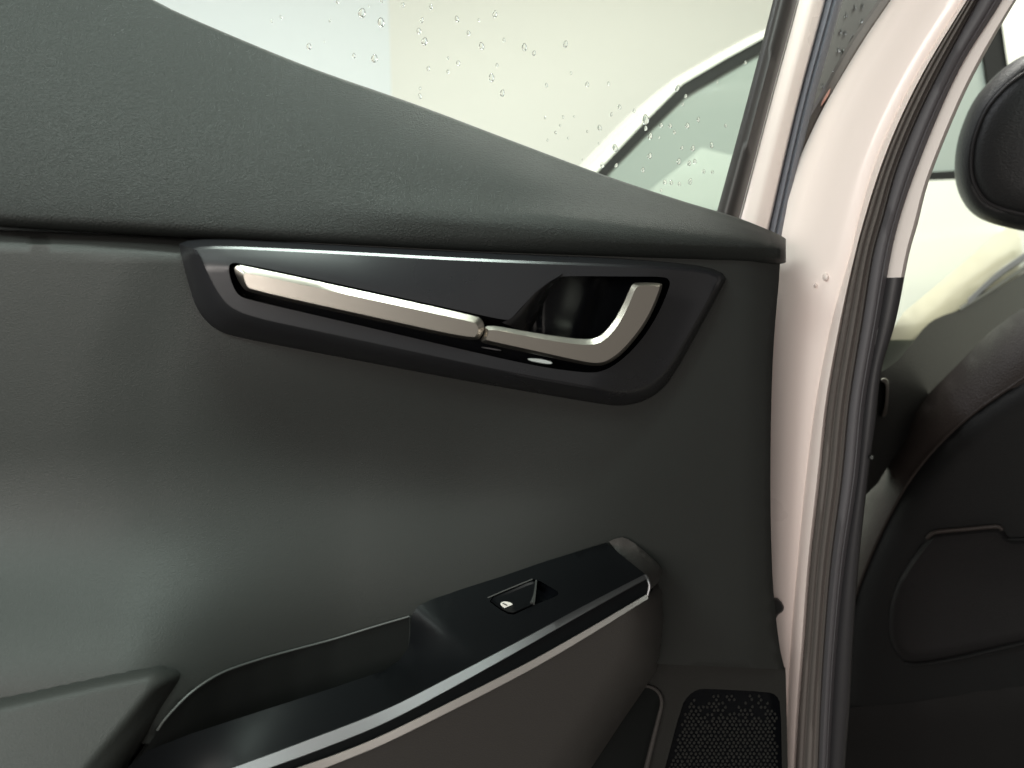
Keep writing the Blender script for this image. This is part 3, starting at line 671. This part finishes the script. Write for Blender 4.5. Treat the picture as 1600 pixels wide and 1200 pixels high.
side('side_glass', [(p.x, p.z) for p in win], [], CY + .014, M['carglass'])
for x in (-.45, 2.2):
    V = []; fs = []
    for Y, rr in ((CY - .01, .20), (CY - .015, .31), (CY + .02, .335), (CY + .2, .335), (CY + .21, .2)):
        for k in range(24): V.append((x + rr * math.cos(k * math.pi / 12), Y, .335 + rr * math.sin(k * math.pi / 12)))
    for r_ in range(4):
        for k in range(24): fs.append([r_*24+k, r_*24+(k+1) % 24, (r_+1)*24+(k+1) % 24, (r_+1)*24+k])
    fs.append(list(range(24)))
    finish('wheel', V, fs, M['tyre'], pc, away=1)

# ------------------------------------------------------------------ water drops
dm = bpy.data.meshes.new('water_drop'); bm = bmesh.new()
bmesh.ops.create_icosphere(bm, subdivisions=2, radius=1)
for v in bm.verts:
    if v.co.z < 0: v.co.z *= .12
    v.co.z *= .55
    if v.co.y < 0: v.co.x *= 1 + .18 * (-v.co.y)
    else: v.co.x *= 1 - .25 * v.co.y
bm.to_mesh(dm); bm.free(); dm.polygons.foreach_set('use_smooth', [True] * len(dm.polygons)); dm.materials.append(M['water'])
def drop(x, y, r, P, h, nrm, label, group):
    o = bpy.data.objects.new('water_drop', dm); COL.objects.link(o)
    up_ = Vector((0, 0, 1)); z = nrm.normalized(); xx_ = up_.cross(z).normalized(); yy_ = z.cross(xx_)
    a = random.uniform(-.35, .35); x2 = xx_ * math.cos(a) + yy_ * math.sin(a); y2 = yy_ * math.cos(a) - xx_ * math.sin(a)
    c = P(x, y, h); d = (c - CAM).dot(Vector((0, cp, sp_))); s = r / FPX * d
    m = Matrix((x2 * s * .8, y2 * s * random.uniform(1.0, 1.3), z * s)).transposed().to_4x4(); m.translation = c
    o.matrix_world = m; tag(o, label, 'water drop', group)
Z5 = [(530,65,22),(625,112,21),(735,25,12),(408,10,10),(370,103,8),(265,232,15),(490,278,11),(592,292,20),(815,155,15),(843,207,19),(1005,95,14),(1195,70,14),(1063,165,12),(1128,230,16),(1342,235,17),(1390,265,11),(1548,220,14),(1240,200,9),(1012,315,13),(862,342,12),(960,358,9),(820,480,11),(820,442,8),(1178,388,17),(1232,465,15),(1205,325,9),(1452,425,9),(875,35,11),(830,100,11),(1115,100,8),(960,290,7),(1575,365,7),(1535,585,8),(1520,628,7),(1498,662,8),(1560,690,6),(1445,588,6),(1590,582,6),(1458,700,6),(80,105,8),(125,85,8),(342,208,5),(565,30,5),(628,5,8)]
Z4 = [(560,487,16),(385,660,24),(385,707,13),(605,530,12),(470,690,13),(520,693,13),(543,728,11),(615,693,15),(675,660,11),(825,692,10),(410,750,17),(460,757,7),(215,815,18),(145,912,14),(222,912,11),(407,860,15),(370,938,12),(585,815,11),(645,818,15),(748,800,13),(568,890,14),(625,900,13),(655,890,13),(705,945,10),(752,948,10),(490,1005,13),(525,1008,12),(570,1015,11),(630,1000,13),(240,590,13),(195,630,9),(130,705,15),(62,465,13),(320,610,10),(62,725,7),(125,790,6),(935,345,10),(778,455,8),(590,575,8),(180,460,9),(35,880,5),(470,1050,8)]
dl = [(400 + a / 3.2, b_ / 3.2, r_ / 3.2) for a, b_, r_ in Z5] + [(900 + a / 3.53, b_ / 3.53, r_ / 3.53) for a, b_, r_ in Z4]
for x, y, r_ in dl:
    drop(x, y, r_ * 1.0, PD, -.0895, -DN, ('large' if r_ > 4.2 else 'small') + ' clear water drop on the door window ' + ('close to its dark upright frame' if x > 990 else 'out over the open pane'), 'water drops on the window')
for a, b_ in [(680,157),(743,185),(693,258),(693,285),(708,75),(750,38),(790,30),(648,360),(590,428),(600,467),(702,165),(672,250),(785,105),(735,210),(640,380)]:
    drop(1100 + a / 3.2, b_ / 3.2, 3.4, QP, .0008, -FWD, 'tiny water drop on the grey pillar cover behind the door gap', 'water drops on the pillar cover')
